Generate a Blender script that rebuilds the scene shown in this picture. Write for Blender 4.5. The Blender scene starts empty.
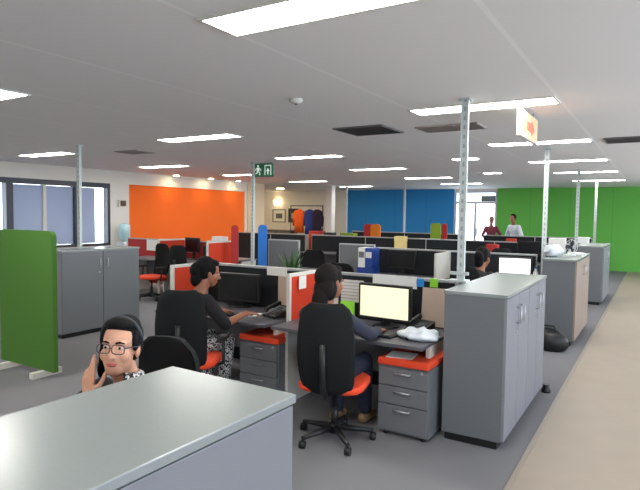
import bpy, bmesh, math, random
from mathutils import Vector, Matrix, Quaternion
random.seed(7)
PI = math.pi
C = bpy.context.scene.collection
SC = bpy.context.scene

# ------------------------------------------------------------------ camera, world, daylight, exposure
cd = bpy.data.cameras.new('camera'); cam = bpy.data.objects.new('camera', cd); C.objects.link(cam)
cd.sensor_width = 36.0; cd.lens = 553.8/640*36.0; cd.clip_start = .05; cd.clip_end = 200
YAW, PITCH, ROLL, EYE = .54656, .056688, .012483, 1.7
fw = Vector((-math.sin(YAW)*math.cos(PITCH), math.cos(YAW)*math.cos(PITCH), -math.sin(PITCH)))
rt = Vector((math.cos(YAW), math.sin(YAW), 0)); up = rt.cross(fw)
r2 = rt*math.cos(ROLL)+up*math.sin(ROLL); u2 = up*math.cos(ROLL)-rt*math.sin(ROLL)
cam.matrix_world = Matrix(((r2.x, u2.x, -fw.x, 0), (r2.y, u2.y, -fw.y, 0), (r2.z, u2.z, -fw.z, EYE), (0, 0, 0, 1)))
SC.camera = cam

w = bpy.data.worlds.new('daylight'); SC.world = w; w.use_nodes = True
bg = w.node_tree.nodes['Background']
bg.inputs['Color'].default_value = (.86, .91, 1.0, 1)
bg.inputs['Strength'].default_value = 3.4
LAMP = 13.0
SC.view_settings.view_transform = 'Standard'
SC.view_settings.look = 'None'
SC.view_settings.gamma = 1
SC.view_settings.exposure = 1.3

def portal(name, loc, rot, sx, sy):
    l = bpy.data.lights.new(name, 'AREA'); l.shape = 'RECTANGLE'; l.size = sx; l.size_y = sy
    l.cycles.is_portal = True
    o = bpy.data.objects.new(name, l); C.objects.link(o); o.location = loc; o.rotation_euler = rot
portal('window_light_right', (3.3, 7, 1.55), (0, PI/2, 0), 1.5, 22)
portal('window_light_left', (-11.1, 6.6, 1.6), (0, -PI/2, 0), 1.5, 4.0)
portal('door_light_back', (-5.55, 19.95, 1.3), (-PI/2, 0, 0), 1.6, 2.6)

# ------------------------------------------------------------------ materials
def lin(c):
    return tuple((v/255/12.92 if v/255 <= .04045 else ((v/255+.055)/1.055)**2.4) for v in c)
MATS = {}
def mat(name, rgb, rough=.6, metal=0, noise=0, scale=30, spec=.5, bump=0, alpha=None):
    if name in MATS: return MATS[name]
    m = bpy.data.materials.new(name); m.use_nodes = True; nt = m.node_tree
    b = nt.nodes['Principled BSDF']; c = lin(rgb)
    b.inputs['Base Color'].default_value = (*c, 1); b.inputs['Roughness'].default_value = rough
    b.inputs['Metallic'].default_value = metal; b.inputs['Specular IOR Level'].default_value = spec
    if noise or bump:
        tc = nt.nodes.new('ShaderNodeTexCoord'); n = nt.nodes.new('ShaderNodeTexNoise')
        n.inputs['Scale'].default_value = scale; n.inputs['Detail'].default_value = 4
        nt.links.new(tc.outputs['Object'], n.inputs['Vector'])
        if noise:
            mx = nt.nodes.new('ShaderNodeMix'); mx.data_type = 'RGBA'
            mx.inputs[6].default_value = (*[v*(1-noise) for v in c], 1)
            mx.inputs[7].default_value = (*[min(1, v*(1+noise)) for v in c], 1)
            nt.links.new(n.outputs['Fac'], mx.inputs[0]); nt.links.new(mx.outputs[2], b.inputs['Base Color'])
        if bump:
            bp = nt.nodes.new('ShaderNodeBump'); bp.inputs['Strength'].default_value = bump
            bp.inputs['Distance'].default_value = .004
            nt.links.new(n.outputs['Fac'], bp.inputs['Height']); nt.links.new(bp.outputs['Normal'], b.inputs['Normal'])
    MATS[name] = m; return m
def emit(name, rgb, strength):
    m = bpy.data.materials.new(name); m.use_nodes = True; nt = m.node_tree
    b = nt.nodes['Principled BSDF']; c = lin(rgb)
    b.inputs['Base Color'].default_value = (*c, 1); b.inputs['Emission Color'].default_value = (*c, 1)
    b.inputs['Emission Strength'].default_value = strength; MATS[name] = m; return m
def glassmat():
    m = bpy.data.materials.new('window_glass'); m.use_nodes = True; nt = m.node_tree
    for n in list(nt.nodes): nt.nodes.remove(n)
    o = nt.nodes.new('ShaderNodeOutputMaterial'); t = nt.nodes.new('ShaderNodeBsdfTransparent')
    g = nt.nodes.new('ShaderNodeBsdfGlossy'); mx = nt.nodes.new('ShaderNodeMixShader')
    t.inputs['Color'].default_value = (.92, .95, .97, 1); g.inputs['Roughness'].default_value = .05
    mx.inputs[0].default_value = .06
    nt.links.new(t.outputs[0], mx.inputs[1]); nt.links.new(g.outputs[0], mx.inputs[2]); nt.links.new(mx.outputs[0], o.inputs[0])
    return m
def blindmat():
    m = bpy.data.materials.new('pale_blue_blind'); m.use_nodes = True; nt = m.node_tree
    b = nt.nodes['Principled BSDF']; b.inputs['Base Color'].default_value = (*lin((178, 190, 210)), 1); b.inputs['Roughness'].default_value = .9
    t = nt.nodes.new('ShaderNodeBsdfTranslucent'); t.inputs['Color'].default_value = (*lin((182, 190, 222)), 1)
    mx = nt.nodes.new('ShaderNodeMixShader'); mx.inputs[0].default_value = .24
    nt.links.new(b.outputs[0], mx.inputs[1]); nt.links.new(t.outputs[0], mx.inputs[2])
    nt.links.new(mx.outputs[0], nt.nodes['Material Output'].inputs[0]); return m
def stripes(name, rgb_a, rgb_b, period, width, axis=0, rough=.8, offset=0):
    """surface with thin joint lines of rgb_b every `period` metres along an object axis"""
    m = bpy.data.materials.new(name); m.use_nodes = True; nt = m.node_tree; b = nt.nodes['Principled BSDF']
    tc = nt.nodes.new('ShaderNodeTexCoord'); sp = nt.nodes.new('ShaderNodeSeparateXYZ')
    nt.links.new(tc.outputs['Object'], sp.inputs[0])
    a = nt.nodes.new('ShaderNodeMath'); a.operation = 'ADD'; a.inputs[1].default_value = offset + 1000*period
    nt.links.new(sp.outputs[axis], a.inputs[0])
    md = nt.nodes.new('ShaderNodeMath'); md.operation = 'MODULO'; md.inputs[1].default_value = period
    nt.links.new(a.outputs[0], md.inputs[0])
    lt = nt.nodes.new('ShaderNodeMath'); lt.operation = 'LESS_THAN'; lt.inputs[1].default_value = width
    nt.links.new(md.outputs[0], lt.inputs[0])
    mx = nt.nodes.new('ShaderNodeMix'); mx.data_type = 'RGBA'
    mx.inputs[6].default_value = (*lin(rgb_a), 1); mx.inputs[7].default_value = (*lin(rgb_b), 1)
    nt.links.new(lt.outputs[0], mx.inputs[0]); nt.links.new(mx.outputs[2], b.inputs['Base Color'])
    b.inputs['Roughness'].default_value = rough
    MATS[name] = m; return m
def floral():
    m = bpy.data.materials.new('floral_print'); m.use_nodes = True; nt = m.node_tree; b = nt.nodes['Principled BSDF']
    tc = nt.nodes.new('ShaderNodeTexCoord'); n = nt.nodes.new('ShaderNodeTexVoronoi'); n.inputs['Scale'].default_value = 12
    nz = nt.nodes.new('ShaderNodeTexNoise'); nz.inputs['Scale'].default_value = 14
    nt.links.new(tc.outputs['Object'], nz.inputs['Vector']); nt.links.new(nz.outputs['Color'], n.inputs['Vector'])
    cr = nt.nodes.new('ShaderNodeValToRGB'); cr.color_ramp.interpolation = 'CONSTANT'
    cr.color_ramp.elements[0].color = (.6, .6, .6, 1); cr.color_ramp.elements[1].position = .52
    cr.color_ramp.elements[1].color = (.015, .015, .018, 1)
    nt.links.new(n.outputs['Distance'], cr.inputs[0]); nt.links.new(cr.outputs[0], b.inputs['Base Color'])
    b.inputs['Roughness'].default_value = .85; MATS['floral_print'] = m; return m

M = dict(
 ceil=stripes('ceiling_board', (232, 230, 228), (240, 239, 237), 1.235, .03, 0, .85, .735),
 wall=mat('wall_paint_white', (226, 222, 214), .8, noise=.02, scale=3),
 cream=mat('wall_paint_cream', (228, 205, 172), .8),
 orange=mat('wall_paint_orange', (252, 116, 42), .75, spec=.2, noise=.03, scale=2),
 blue=stripes('wall_paint_blue', (38, 138, 204), (32, 122, 182), 1.24, .02, 0, .7),
 green=stripes('wall_paint_green', (104, 188, 78), (94, 170, 74), 1.24, .02, 0, .7),
 carpet=mat('carpet_grey', (124, 123, 126), .95, noise=.22, scale=160, spec=.1, bump=.4),
 vinyl=mat('vinyl_beige', (160, 147, 132), .55, noise=.06, scale=4),
 cab=mat('cabinet_grey_laminate', (104, 108, 112), .5, noise=.03, scale=60),
 cablit=mat('cabinet_grey_lit', (126, 127, 134), .42, noise=.02, scale=60),  # paler copy of the cabinet grey, window light put into the colour
 cabtop=mat('cabinet_top_laminate', (140, 146, 146), .25, noise=.03, scale=60),
 doorrefl=mat('door_beige_reflection', (154, 134, 120), .5, noise=.1, scale=12),  # beige reflection painted in as the colour of grey cabinet doors
 frame=mat('window_frame_dark', (52, 56, 66), .4),
 alu=mat('aluminium_rail', (176, 178, 180), .4, .4),
 galv=mat('galvanised_steel', (196, 204, 204), .45, .15, noise=.08, scale=40),
 whitem=mat('white_metal', (216, 214, 206), .5),
 char=mat('charcoal_screen_fabric', (42, 45, 48), .9, noise=.12, scale=300, spec=.15),
 redf=mat('red_screen_fabric', (214, 62, 30), .85, noise=.06, scale=300),
 greenf=mat('green_screen_fabric', (70, 118, 40), .9, noise=.08, scale=250),
 limef=mat('lime_screen_fabric', (132, 160, 44), .9, noise=.06, scale=250),
 bluef=mat('blue_screen_fabric', (48, 120, 205), .9, noise=.06, scale=250),
 crimf=mat('crimson_screen_fabric', (176, 52, 52), .9, noise=.06, scale=250),
 orf=mat('orange_screen_fabric', (222, 124, 34), .9, noise=.06, scale=250),
 desk=mat('desk_grey_laminate', (88, 88, 94), .45, noise=.04, scale=50),
 black=mat('black_plastic', (22, 23, 25), .45),
 blackf=mat('black_mesh_fabric', (26, 28, 29), .85, noise=.15, scale=400, spec=.2),
 seat=mat('orange_seat_fabric', (226, 70, 34), .85, noise=.06, scale=250),
 ped=mat('pedestal_grey_metal', (106, 108, 112), .45),
 chrome=mat('satin_metal', (196, 198, 200), .3, .8),
 white=mat('white_paper', (236, 236, 232), .8), print_=None,
 beige=mat('beige_paper', (206, 184, 166), .8, noise=.06, scale=60),
 sblue=mat('blue_sticky_note', (40, 140, 220), .7), sgreen=mat('green_sticky_note', (150, 220, 60), .7),
 screen=emit('lit_screen_cream', (240, 236, 200), .27), screenw=emit('lit_screen_white', (250, 252, 250), .5),
 off=mat('dark_screen', (18, 20, 24), .25),
 lamp=emit('fluorescent_diffuser', (255, 253, 246), LAMP), down=emit('warm_downlight', (255, 226, 178), 34),
 glass=glassmat(), floral=floral(),
 skin_l=mat('skin_light_tan', (214, 160, 132), .55), skin_b=mat('skin_brown', (150, 98, 72), .55),
 lips=mat('lip_rose', (176, 92, 88), .5), eye=mat('eye_white', (225, 222, 216), .3), iris=mat('eye_dark', (36, 24, 18), .2),
 hair=mat('hair_black', (15, 13, 14), .75, noise=.4, scale=90, spec=.2, bump=.5), hairb=mat('hair_dark_brown', (24, 18, 18), .75, noise=.4, scale=90, spec=.2, bump=.5),
 hairg=mat('hair_grey', (120, 112, 108), .6),
 tblack=mat('black_jersey', (24, 24, 28), .9, noise=.15, scale=40), navy=mat('navy_knit', (50, 54, 70), .9, noise=.15, scale=120),
 denim=mat('dark_denim', (34, 40, 58), .9, noise=.1, scale=150), shirtw=mat('white_shirt', (206, 214, 226), .85),
 maroon=mat('maroon_cloth', (120, 50, 66), .9), shoe=mat('tan_shoe', (140, 112, 82), .6),
 leaf=mat('leaf_green', (58, 96, 46), .6, noise=.25, scale=20), pot=mat('grey_pot', (90, 88, 84), .6),
 plasticw=mat('pale_plastic', (208, 212, 214), .35), bluep=mat('blue_plastic', (36, 70, 150), .45),
 cyan=mat('pale_blue_water_bottle', (168, 206, 212), .2), brown=mat('brown_plastic', (96, 70, 58), .5),
 yellow=mat('cream_cardboard', (226, 206, 140), .8), redp=mat('red_plastic', (206, 58, 40), .5),
 vent=mat('dark_vent_metal', (112, 108, 108), .5, .3), ventw=mat('pale_vent_metal', (176, 166, 162), .5),
 signg=emit('green_sign_face', (26, 98, 66), .06), signw=emit('white_sign_figure', (230, 240, 232), .15),
 signp=emit('pale_orange_sign_face', (246, 196, 156), .1), signr=emit('orange_sign_mark', (226, 116, 84), .12),
 coato=mat('orange_cloth', (232, 96, 30), .9), coatb=mat('blue_cloth', (44, 62, 140), .9), coatd=mat('dark_cloth', (46, 34, 56), .9),
 bag=mat('pale_plastic_bag', (206, 214, 222), .3, noise=.05, scale=20), blind=blindmat(),
)
def printed():
    m = stripes('printed_sheet', (226, 224, 218), (176, 176, 176), .03, .008, 2, .8); return m
M['print_'] = printed()

def slotted():
    m = bpy.data.materials.new('slotted_galvanised_steel'); m.use_nodes = True; nt = m.node_tree; b = nt.nodes['Principled BSDF']
    tc = nt.nodes.new('ShaderNodeTexCoord'); sp = nt.nodes.new('ShaderNodeSeparateXYZ'); nt.links.new(tc.outputs['Object'], sp.inputs[0])
    def mth(op, a, v, c=None):
        n = nt.nodes.new('ShaderNodeMath'); n.operation = op; nt.links.new(a, n.inputs[0])
        if v is not None: n.inputs[1].default_value = v
        if c is not None: nt.links.new(c, n.inputs[1])
        return n.outputs[0]
    ax = mth('LESS_THAN', mth('ABSOLUTE', sp.outputs[0], None), .009)
    az = mth('LESS_THAN', mth('MODULO', sp.outputs[2], .075), .034)
    f_ = mth('MULTIPLY', ax, None, az)
    mx = nt.nodes.new('ShaderNodeMix'); mx.data_type = 'RGBA'
    mx.inputs[6].default_value = (*lin((200, 208, 208)), 1); mx.inputs[7].default_value = (*lin((158, 166, 166)), 1)
    nt.links.new(f_, mx.inputs[0]); nt.links.new(mx.outputs[2], b.inputs['Base Color'])
    b.inputs['Roughness'].default_value = .45; b.inputs['Metallic'].default_value = .12; return m
M['slotted'] = slotted()

# ------------------------------------------------------------------ mesh helpers
class MB:
    def __init__(s): s.bm = bmesh.new()
    def box(s, x0, x1, y0, y1, z0, z1, mi=0):
        vs = [s.bm.verts.new((x, y, z)) for z in (z0, z1) for y in (y0, y1) for x in (x0, x1)]
        for f in ((0, 2, 3, 1), (4, 5, 7, 6), (0, 1, 5, 4), (2, 6, 7, 3), (0, 4, 6, 2), (1, 3, 7, 5)):
            s.bm.faces.new([vs[i] for i in f]).material_index = mi
        return s
    def rbox(s, c, size, rot=None, mi=0):
        n0 = len(s.bm.verts); hx, hy, hz = (v/2 for v in size)
        s.box(-hx, hx, -hy, hy, -hz, hz, mi); s.bm.verts.ensure_lookup_table()
        for v in s.bm.verts[n0:]:
            p = Vector(v.co); p = (rot @ p) if rot else p; v.co = p + Vector(c)
        return s
    def ring(s, pts):
        return [s.bm.verts.new(p) for p in pts]
    def loft(s, rings, cap=True, mi=0, smooth=True):
        rs = [s.ring(r) for r in rings]; n = len(rs[0])
        for a, b in zip(rs, rs[1:]):
            for i in range(n):
                f = s.bm.faces.new((a[i], a[(i+1) % n], b[(i+1) % n], b[i])); f.smooth = smooth; f.material_index = mi
        if cap:
            s.bm.faces.new(rs[0][::-1]).material_index = mi; s.bm.faces.new(rs[-1]).material_index = mi
        return s
    def tube(s, pts, r, n=10, mi=0, rads=None):
        pts = [Vector(p) for p in pts]; rings = []; prev = None
        for i, p in enumerate(pts):
            d = (pts[min(i+1, len(pts)-1)]-pts[max(i-1, 0)]).normalized()
            a = prev if prev else (Vector((1, 0, 0)) if abs(d.x) < .8 else Vector((0, 1, 0)))
            u = (a - d*a.dot(d)).normalized(); v = d.cross(u); prev = u
            rr = rads[i] if rads else r
            rings.append([p+(u*math.cos(2*PI*k/n)+v*math.sin(2*PI*k/n))*rr for k in range(n)])
        return s.loft(rings, mi=mi)
    def lathe(s, c, prof, n=20, mi=0):
        return s.loft([[(c[0]+r*math.cos(2*PI*k/n), c[1]+r*math.sin(2*PI*k/n), c[2]+z) for k in range(n)] for r, z in prof], mi=mi)
    def ell(s, c, r, rot=None, nu=16, nv=12, mi=0):
        mt = Matrix.Translation(c) @ (rot.to_4x4() if rot else Matrix()) @ Matrix.Diagonal((*r, 1))
        res = bmesh.ops.create_uvsphere(s.bm, u_segments=nu, v_segments=nv, radius=1, matrix=mt)
        for v in res['verts']:
            for f in v.link_faces: f.smooth = True; f.material_index = mi
        return s
    def cone(s, p0, r0, p1, r1, n=14):
        p0 = Vector(p0); p1 = Vector(p1)
        s.ell(p0, (r0,)*3, nu=n, nv=8); s.ell(p1, (r1,)*3, nu=n, nv=8)
        return s.tube([p0, p1], 0, n, rads=[r0, r1])
    def extrude_profile(s, poly, axis_pts):
        return s
    def build(s, name, m, parent=None, bev=0, seg=2):
        if bev:
            bmesh.ops.bevel(s.bm, geom=list(s.bm.edges), offset=bev, segments=seg, affect='EDGES', clamp_overlap=True, profile=.5)
        bmesh.ops.recalc_face_normals(s.bm, faces=list(s.bm.faces))
        me = bpy.data.meshes.new(name); s.bm.to_mesh(me); s.bm.free()
        for x in (m if isinstance(m, (list, tuple)) else [m]): me.materials.append(M[x] if isinstance(x, str) else x)
        o = bpy.data.objects.new(name, me); C.objects.link(o)
        if parent: o.parent = parent
        return o
def tag(o, label, cat, group=None):
    o['label'] = label; o['category'] = cat
    if group: o['group'] = group
    return o
def thing(name, label, cat, loc=(0, 0, 0), rz=0, group=None):
    o = bpy.data.objects.new(name, None); C.objects.link(o); o.empty_display_size = .1
    o.location = loc; o.rotation_euler = (0, 0, rz); return tag(o, label, cat, group)
def struct(o):
    o['kind'] = 'structure'; return o
def dup(root, loc, rz, label, group=None):
    def rec(o, par):
        c = o.copy(); C.objects.link(c)
        if par: c.parent = par
        for ch in o.children: rec(ch, c)
        return c
    r = rec(root, None); r.location = loc; r.rotation_euler = (0, 0, rz); r['label'] = label
    if group: r['group'] = group
    return r
def R(d): return math.radians(d)

# ------------------------------------------------------------------ room shell
CH = 2.65
XL, XR, YB, YF = -11.0, 3.3, 19.8, -5.0
f = MB(); f.box(-16, -.735, YF, 21, -.12, 0, 0); f.box(-.735, XR+.2, YF, 21, -.12, 0, 1)
struct(f.build('floor', ['carpet', 'vinyl']))
struct(MB().box(-16, XR+.2, YF, 21, CH, CH+.12).build('ceiling', 'ceil'))
# left wall with a window band, orange paint field, white band over it
b = MB()
WY0, WY1, WZ0, WZ1 = 4.2, 8.56, .9, 2.34
b.box(XL-.2, XL, YF, WY0, 0, CH); b.box(XL-.2, XL, WY0, WY1, 0, WZ0); b.box(XL-.2, XL, WY0, WY1, WZ1, CH)
b.box(XL-.2, XL, WY1, 9.12, 0, CH); b.box(XL-.2, XL, 13.55, 13.65, 0, CH)
b.box(XL-.2, XL, 9.12, 13.55, 2.35, CH); b.box(XL-.2, XL-.03, 9.12, 13.55, 0, 2.35, 1)
b.box(XL-.2, XL+.04, 13.65, 14.5, 0, CH, 2)
struct(b.build('wall_left', ['wall', 'orange', 'cream']))
# back wall: recess, white pier, blue, glazed door opening, green
b = MB()
b.box(-16, -10.85, YB, YB+.2, 0, CH); b.box(-10.85, -6.36, YB, YB+.2, 0, CH, 1)
b.box(-6.36, -4.82, YB, YB+.2, 2.58, CH); b.box(-4.82, XR+.2, YB, YB+.2, 0, CH, 2)
b.box(-16.2, -16, 14.3, YB+.2, 0, CH); b.box(-16, XL-.2, 14.3, 14.5, 0, CH)
struct(b.build('wall_back', ['wall', 'blue', 'green']))
b = MB()
b.box(XR, XR+.2, YF, -4, 0, CH); b.box(XR, XR+.2, 18, YB, 0, CH); b.box(XR, XR+.2, -4, 18, 0, .8); b.box(XR, XR+.2, -4, 18, 2.3, CH)
struct(b.build('wall_right', 'wall'))
struct(MB().box(-16, XR+.2, YF-.2, YF, 0, CH).build('wall_front', 'wall'))
# windows, left wall
def window(n, y0, y1, mull):
    m = MB(); t = .07
    x0, x1 = XL-.14, XL+.02
    m.box(x0, x1, y0, y1, WZ1-.11, WZ1); m.box(x0, x1, y0, y1, WZ0, WZ0+.05)
    m.box(x0, x1, y0, y0+t, WZ0+.05, WZ1-.11); m.box(x0, x1, y1-t, y1, WZ0+.05, WZ1-.11)
    fr = struct(m.build('window_%d' % n, 'frame'))
    MB().box(XL-.09, XL-.08, y0+t, y1-t, WZ0+.05, WZ1-.11).build('pane', 'glass', fr)
    if mull: MB().box(XL-.1, XL+.0, mull-.035, mull+.035, WZ0+.05, WZ1-.11).build('mullion', 'whitem', fr)
    yy = y0+t+.005
    while yy < y1-t-.1:
        if not (n == 3 and yy > 8.1) : MB().rbox((XL-.05, yy+.05, (WZ0+WZ1)/2-.03), (.003, .112, WZ1-WZ0-.18), Matrix.Rotation(R(-4), 3, 'Z')).build('blind_slat', 'blind', fr)
        yy += .104
window(1, 4.2, 6.2, 5.2); window(2, 6.2, 7.7, 6.95); window(3, 7.7, 8.56, None)
# right wall windows
for k in range(4):
    y0 = -4+k*5.5; m = MB()
    for yy in (y0, y0+2.7, y0+5.42): m.box(XR+.02, XR+.1, yy, yy+.08, .8, 2.3)
    m.box(XR+.02, XR+.1, y0, y0+5.5, .8, .86); m.box(XR+.02, XR+.1, y0, y0+5.5, 2.24, 2.3)
    fr = struct(m.build('window_%d' % (k+4), 'frame'))
    MB().box(XR+.05, XR+.06, y0+.08, y0+5.42, .86, 2.24).build('pane', 'glass', fr)
# glazed door in the back wall
m = MB()
for x0, x1, z0, z1 in ((-6.36, -6.28, 0, 2.58), (-4.9, -4.82, 0, 2.58), (-6.28, -4.9, 2.5, 2.58), (-6.28, -4.9, 2.12, 2.2), (-5.63, -5.55, 0, 2.12), (-6.28, -4.9, 0, .1)):
    m.box(x0, x1, YB+.04, YB+.12, z0, z1)
dr = struct(m.build('door_1', mat('door_frame_white', (206, 206, 212), .5)))
MB().box(-6.28, -4.9, YB+.075, YB+.085, .1, 2.5).build('pane', 'glass', dr)
MB().box(-5.53, -5.49, YB-.02, YB+.04, .95, 1.25).build('door_handle', 'chrome', dr)
struct(MB().box(XL, XL+.02, YF, 14.5, 0, .1).build('baseboard_left', 'frame'))
struct(MB().box(-10.85, -6.36, YB-.02, YB, 0, .1).build('baseboard_back', 'frame'))
struct(MB().box(-.75, -.72, YF, 19.7, 0, .006).build('trim_1', mat('threshold_strip', (150, 140, 128), .5)))
# free-standing square column by the blue wall
struct(MB().box(-9.66, -9.42, 16.2, 16.45, 0, CH).build('trim_2', 'wall', bev=.01))

# ------------------------------------------------------------------ ceiling fittings
ORD = ['first', 'second', 'third', 'fourth', 'fifth', 'sixth', 'seventh']
def light():
    t = thing('ceiling_light', '', 'ceiling light', (0, 0, CH), 0, 'recessed fluorescent troffers in the ceiling')
    m = MB(); W, D = .62, .15
    m.box(-W, W, -D, -D+.018, -.012, 0); m.box(-W, W, D-.018, D, -.012, 0); m.box(-W, -W+.018, -D+.018, D-.018, -.012, 0); m.box(W-.018, W, -D+.018, D-.018, -.012, 0)
    m.build('frame', 'whitem', t)
    MB().box(-W+.018, W-.018, -D+.018, D-.018, -.009, -.002).build('diffuser', 'lamp', t)
    return t
L0 = None
rows = [('right-hand row by the aisle', -1.35, (-3.2, -.5, 2.2, 4.88, 7.58, 10.25, 12.95, 16.0)),
        ('middle row above the desks', -5.06, (-2.9, -.2, 2.55, 5.28, 7.9, 10.6, 13.57, 16.4)),
        ('left-hand row nearest the window wall', -8.9, (-2.4, .3, 3.0, 5.66, 8.27, 10.9, 13.88, 16.95))]
for rn, x, ys in rows:
    for i, y in enumerate(ys):
        lab = 'lit ceiling panel, %s from the back in the %s' % ((ORD+['eighth'])[len(ys)-1-i], rn)
        if L0 is None: L0 = light(); L0.location = (x, y, CH); L0['label'] = lab
        else: dup(L0, (x, y, CH), 0, lab)
for x, y, s_, lab in ((-2.78, 9.2, .19, 'short lit ceiling light seen behind the galvanised pole'), (-3.15, 12.45, .17, 'short lit ceiling light in front of the glazed doorway')):
    t = thing('ceiling_light', lab, 'ceiling light', (x, y, CH))
    MB().box(-s_-.02, s_+.02, -.12, .12, -.012, 0).build('frame', 'whitem', t)
    MB().box(-s_, s_, -.1, .1, -.018, -.012).build('diffuser', 'lamp', t)
for i, (x, y) in enumerate(((-10.72, 10.4), (-10.72, 11.7), (-10.72, 12.9))):
    t = thing('downlight', ['round warm downlight nearest the windows over the orange wall', 'round warm downlight in the middle over the orange wall', 'round warm downlight nearest the green exit sign over the orange wall'][i], 'downlight', (x, y, CH), 0, 'downlights over the orange wall')
    MB().lathe((0, 0, 0), [(.09, 0), (.09, -.012), (.07, -.014)], 20).build('trim_ring', 'whitem', t)
    MB().lathe((0, 0, 0), [(.066, -.014), (.066, -.018), (.02, -.02)], 20).build('lamp', 'down', t)
for i, (x, y) in enumerate(((-12.4, 17.4), (-13.6, 17.6), (-14.6, 17.8))):  # extra fill lights, added to brighten the dark recess
    t = thing('recess_fill_light', ['added round fill light over the coat rail', 'added round fill light over the sideboard', 'added round fill light deepest in the picture recess'][i], 'ceiling light', (x, y, CH), 0, 'added fill lights in the recess')
    MB().lathe((0, 0, 0), [(.17, 0), (.17, -.012), (.15, -.014)], 24).build('trim_ring', 'whitem', t)
    MB().lathe((0, 0, 0), [(.146, -.014), (.146, -.018), (.02, -.02)], 24).build('lamp', 'down', t)
def vent(name, loc, sx, sy, m_, lab):
    t = thing(name, lab, 'air vent', loc); m = MB(); d = .025
    m.box(-sx, sx, -sy, -sy+d, -.015, 0); m.box(-sx, sx, sy-d, sy, -.015, 0); m.box(-sx, -sx+d, -sy+d, sy-d, -.015, 0); m.box(sx-d, sx, -sy+d, sy-d, -.015, 0)
    m.build('frame', m_, t); MB().box(-sx+d, sx-d, -sy+d, sy-d, -.004, -.001).build('backing', 'vent', t)
    sl = MB(); n = 7
    for k in range(n):
        y = -sy+d+(2*sy-2*d)*(k+.5)/n
        sl.rbox((0, y, -.012), (2*sx-2*d, .03, .004), Matrix.Rotation(R(35), 3, 'X'))
    sl.build('louvres', m_, t)
vent('ceiling_vent', (-2.83, 5.68, CH), .3, .3, 'vent', 'square dark louvred vent in the ceiling beyond the round sensor')
vent('ceiling_vent', (-1.95, 5.9, CH), .34, .2, 'ventw', 'pale louvred vent in the ceiling left of the galvanised pole')
vent('ceiling_vent', (-7.15, 6.05, CH), .26, .2, 'ventw', 'pale louvred vent in the ceiling near the left window wall')
vent('ceiling_vent', (-.25, 7.75, CH), .35, .25, 'vent', 'dark louvred vent in the ceiling at the right edge over the aisle')
t = thing('smoke_detector', 'small round white detector on the ceiling above the desks', 'detector', (-2.61, 3.88, CH))
MB().lathe((0, 0, 0), [(.055, 0), (.055, -.02), (.04, -.035), (.01, -.04)], 24).build('base', 'whitem', t)
MB().lathe((0, 0, -.04), [(.012, 0), (.012, -.006)], 10).build('sensor', 'frame', t)

# hanging double-sided sign over the aisle
t = thing('hanging_sign', 'box sign with an orange mark hanging from the ceiling over the cabinets', 'sign', (-1.03, 5.25, 2.38))
MB().box(-.018, .018, -.36, .36, 0, .23).build('sign_box', 'whitem', t, bev=.004)
MB().box(.018, .022, -.345, .345, .012, .218).build('sign_face', 'signp', t)
g = MB(); X = .0345
def face_poly(mb, pts, x0, x1):
    a = [mb.bm.verts.new((x0, y, z)) for y, z in pts]; c = [mb.bm.verts.new((x1, y, z)) for y, z in pts]; n = len(pts)
    mb.bm.faces.new(a); mb.bm.faces.new(c[::-1])
    for i in range(n): mb.bm.faces.new((a[i], a[(i+1) % n], c[(i+1) % n], c[i]))
face_poly(g, [(-.16, .07), (.06, .07), (.06, .04), (.2, .11), (.06, .18), (.06, .15), (-.16, .15)], .022, .025)
face_poly(g, [(-.27, .04), (-.21, .04), (-.21, .18), (-.27, .18)], .022, .025)
g.build('arrow_mark', 'signr', t)
g = MB()
for y in (-.25, .25): g.tube([(0, y, .23), (0, y, .27)], .006, 8)
g.build('hanger', 'chrome', t)

# ------------------------------------------------------------------ service poles
def pole(x, y, lab, s=.026):
    t = thing('service_pole', lab, 'pole', (x, y, 0), 0, 'floor to ceiling service poles')
    m = MB(); m.box(-s, s, -s*.75, s*.75, .01, CH-.012)
    for sx in (-s, s): m.box(sx-.004, sx+.004, -s*.75-.006, -s*.75, .01, CH-.012)
    m.build('shaft', 'slotted', t)
    MB().box(-s*1.7, s*1.7, -s*1.7, s*1.7, CH-.012, CH).build('ceiling_plate', 'galv', t)
    MB().box(-s*1.7, s*1.7, -s*1.7, s*1.7, 0, .01).build('floor_plate', 'galv', t)
    return t
pp = pole(-1.378, 4.53, 'galvanised slotted service pole beside the large near grey cabinet')
MB().box(-.1, .06, -.055, .05, 1.15, 1.165).build('bracket', 'galv', pp)
MB().box(-.075, .075, -.06, -.035, 1.21, 1.235).build('bracket', 'galv', pp)
pole(-1.36, 8.35, 'service pole rising at the left end of the second aisle cabinet')
pole(-1.40, 12.35, 'service pole in front of the green wall, third along the aisle')
pole(-1.40, 16.2, 'farthest service pole in front of the green wall')
pole(-7.22, 5.1, 'service pole in front of the left windows behind the grey cabinet')
pole(-6.58, 8.35, 'service pole carrying the green exit sign')
pole(-8.9, 16.3, 'pale service pole at the left of the blue wall')
pole(-6.82, 16.3, 'pale service pole in front of the middle of the blue wall')

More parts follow.
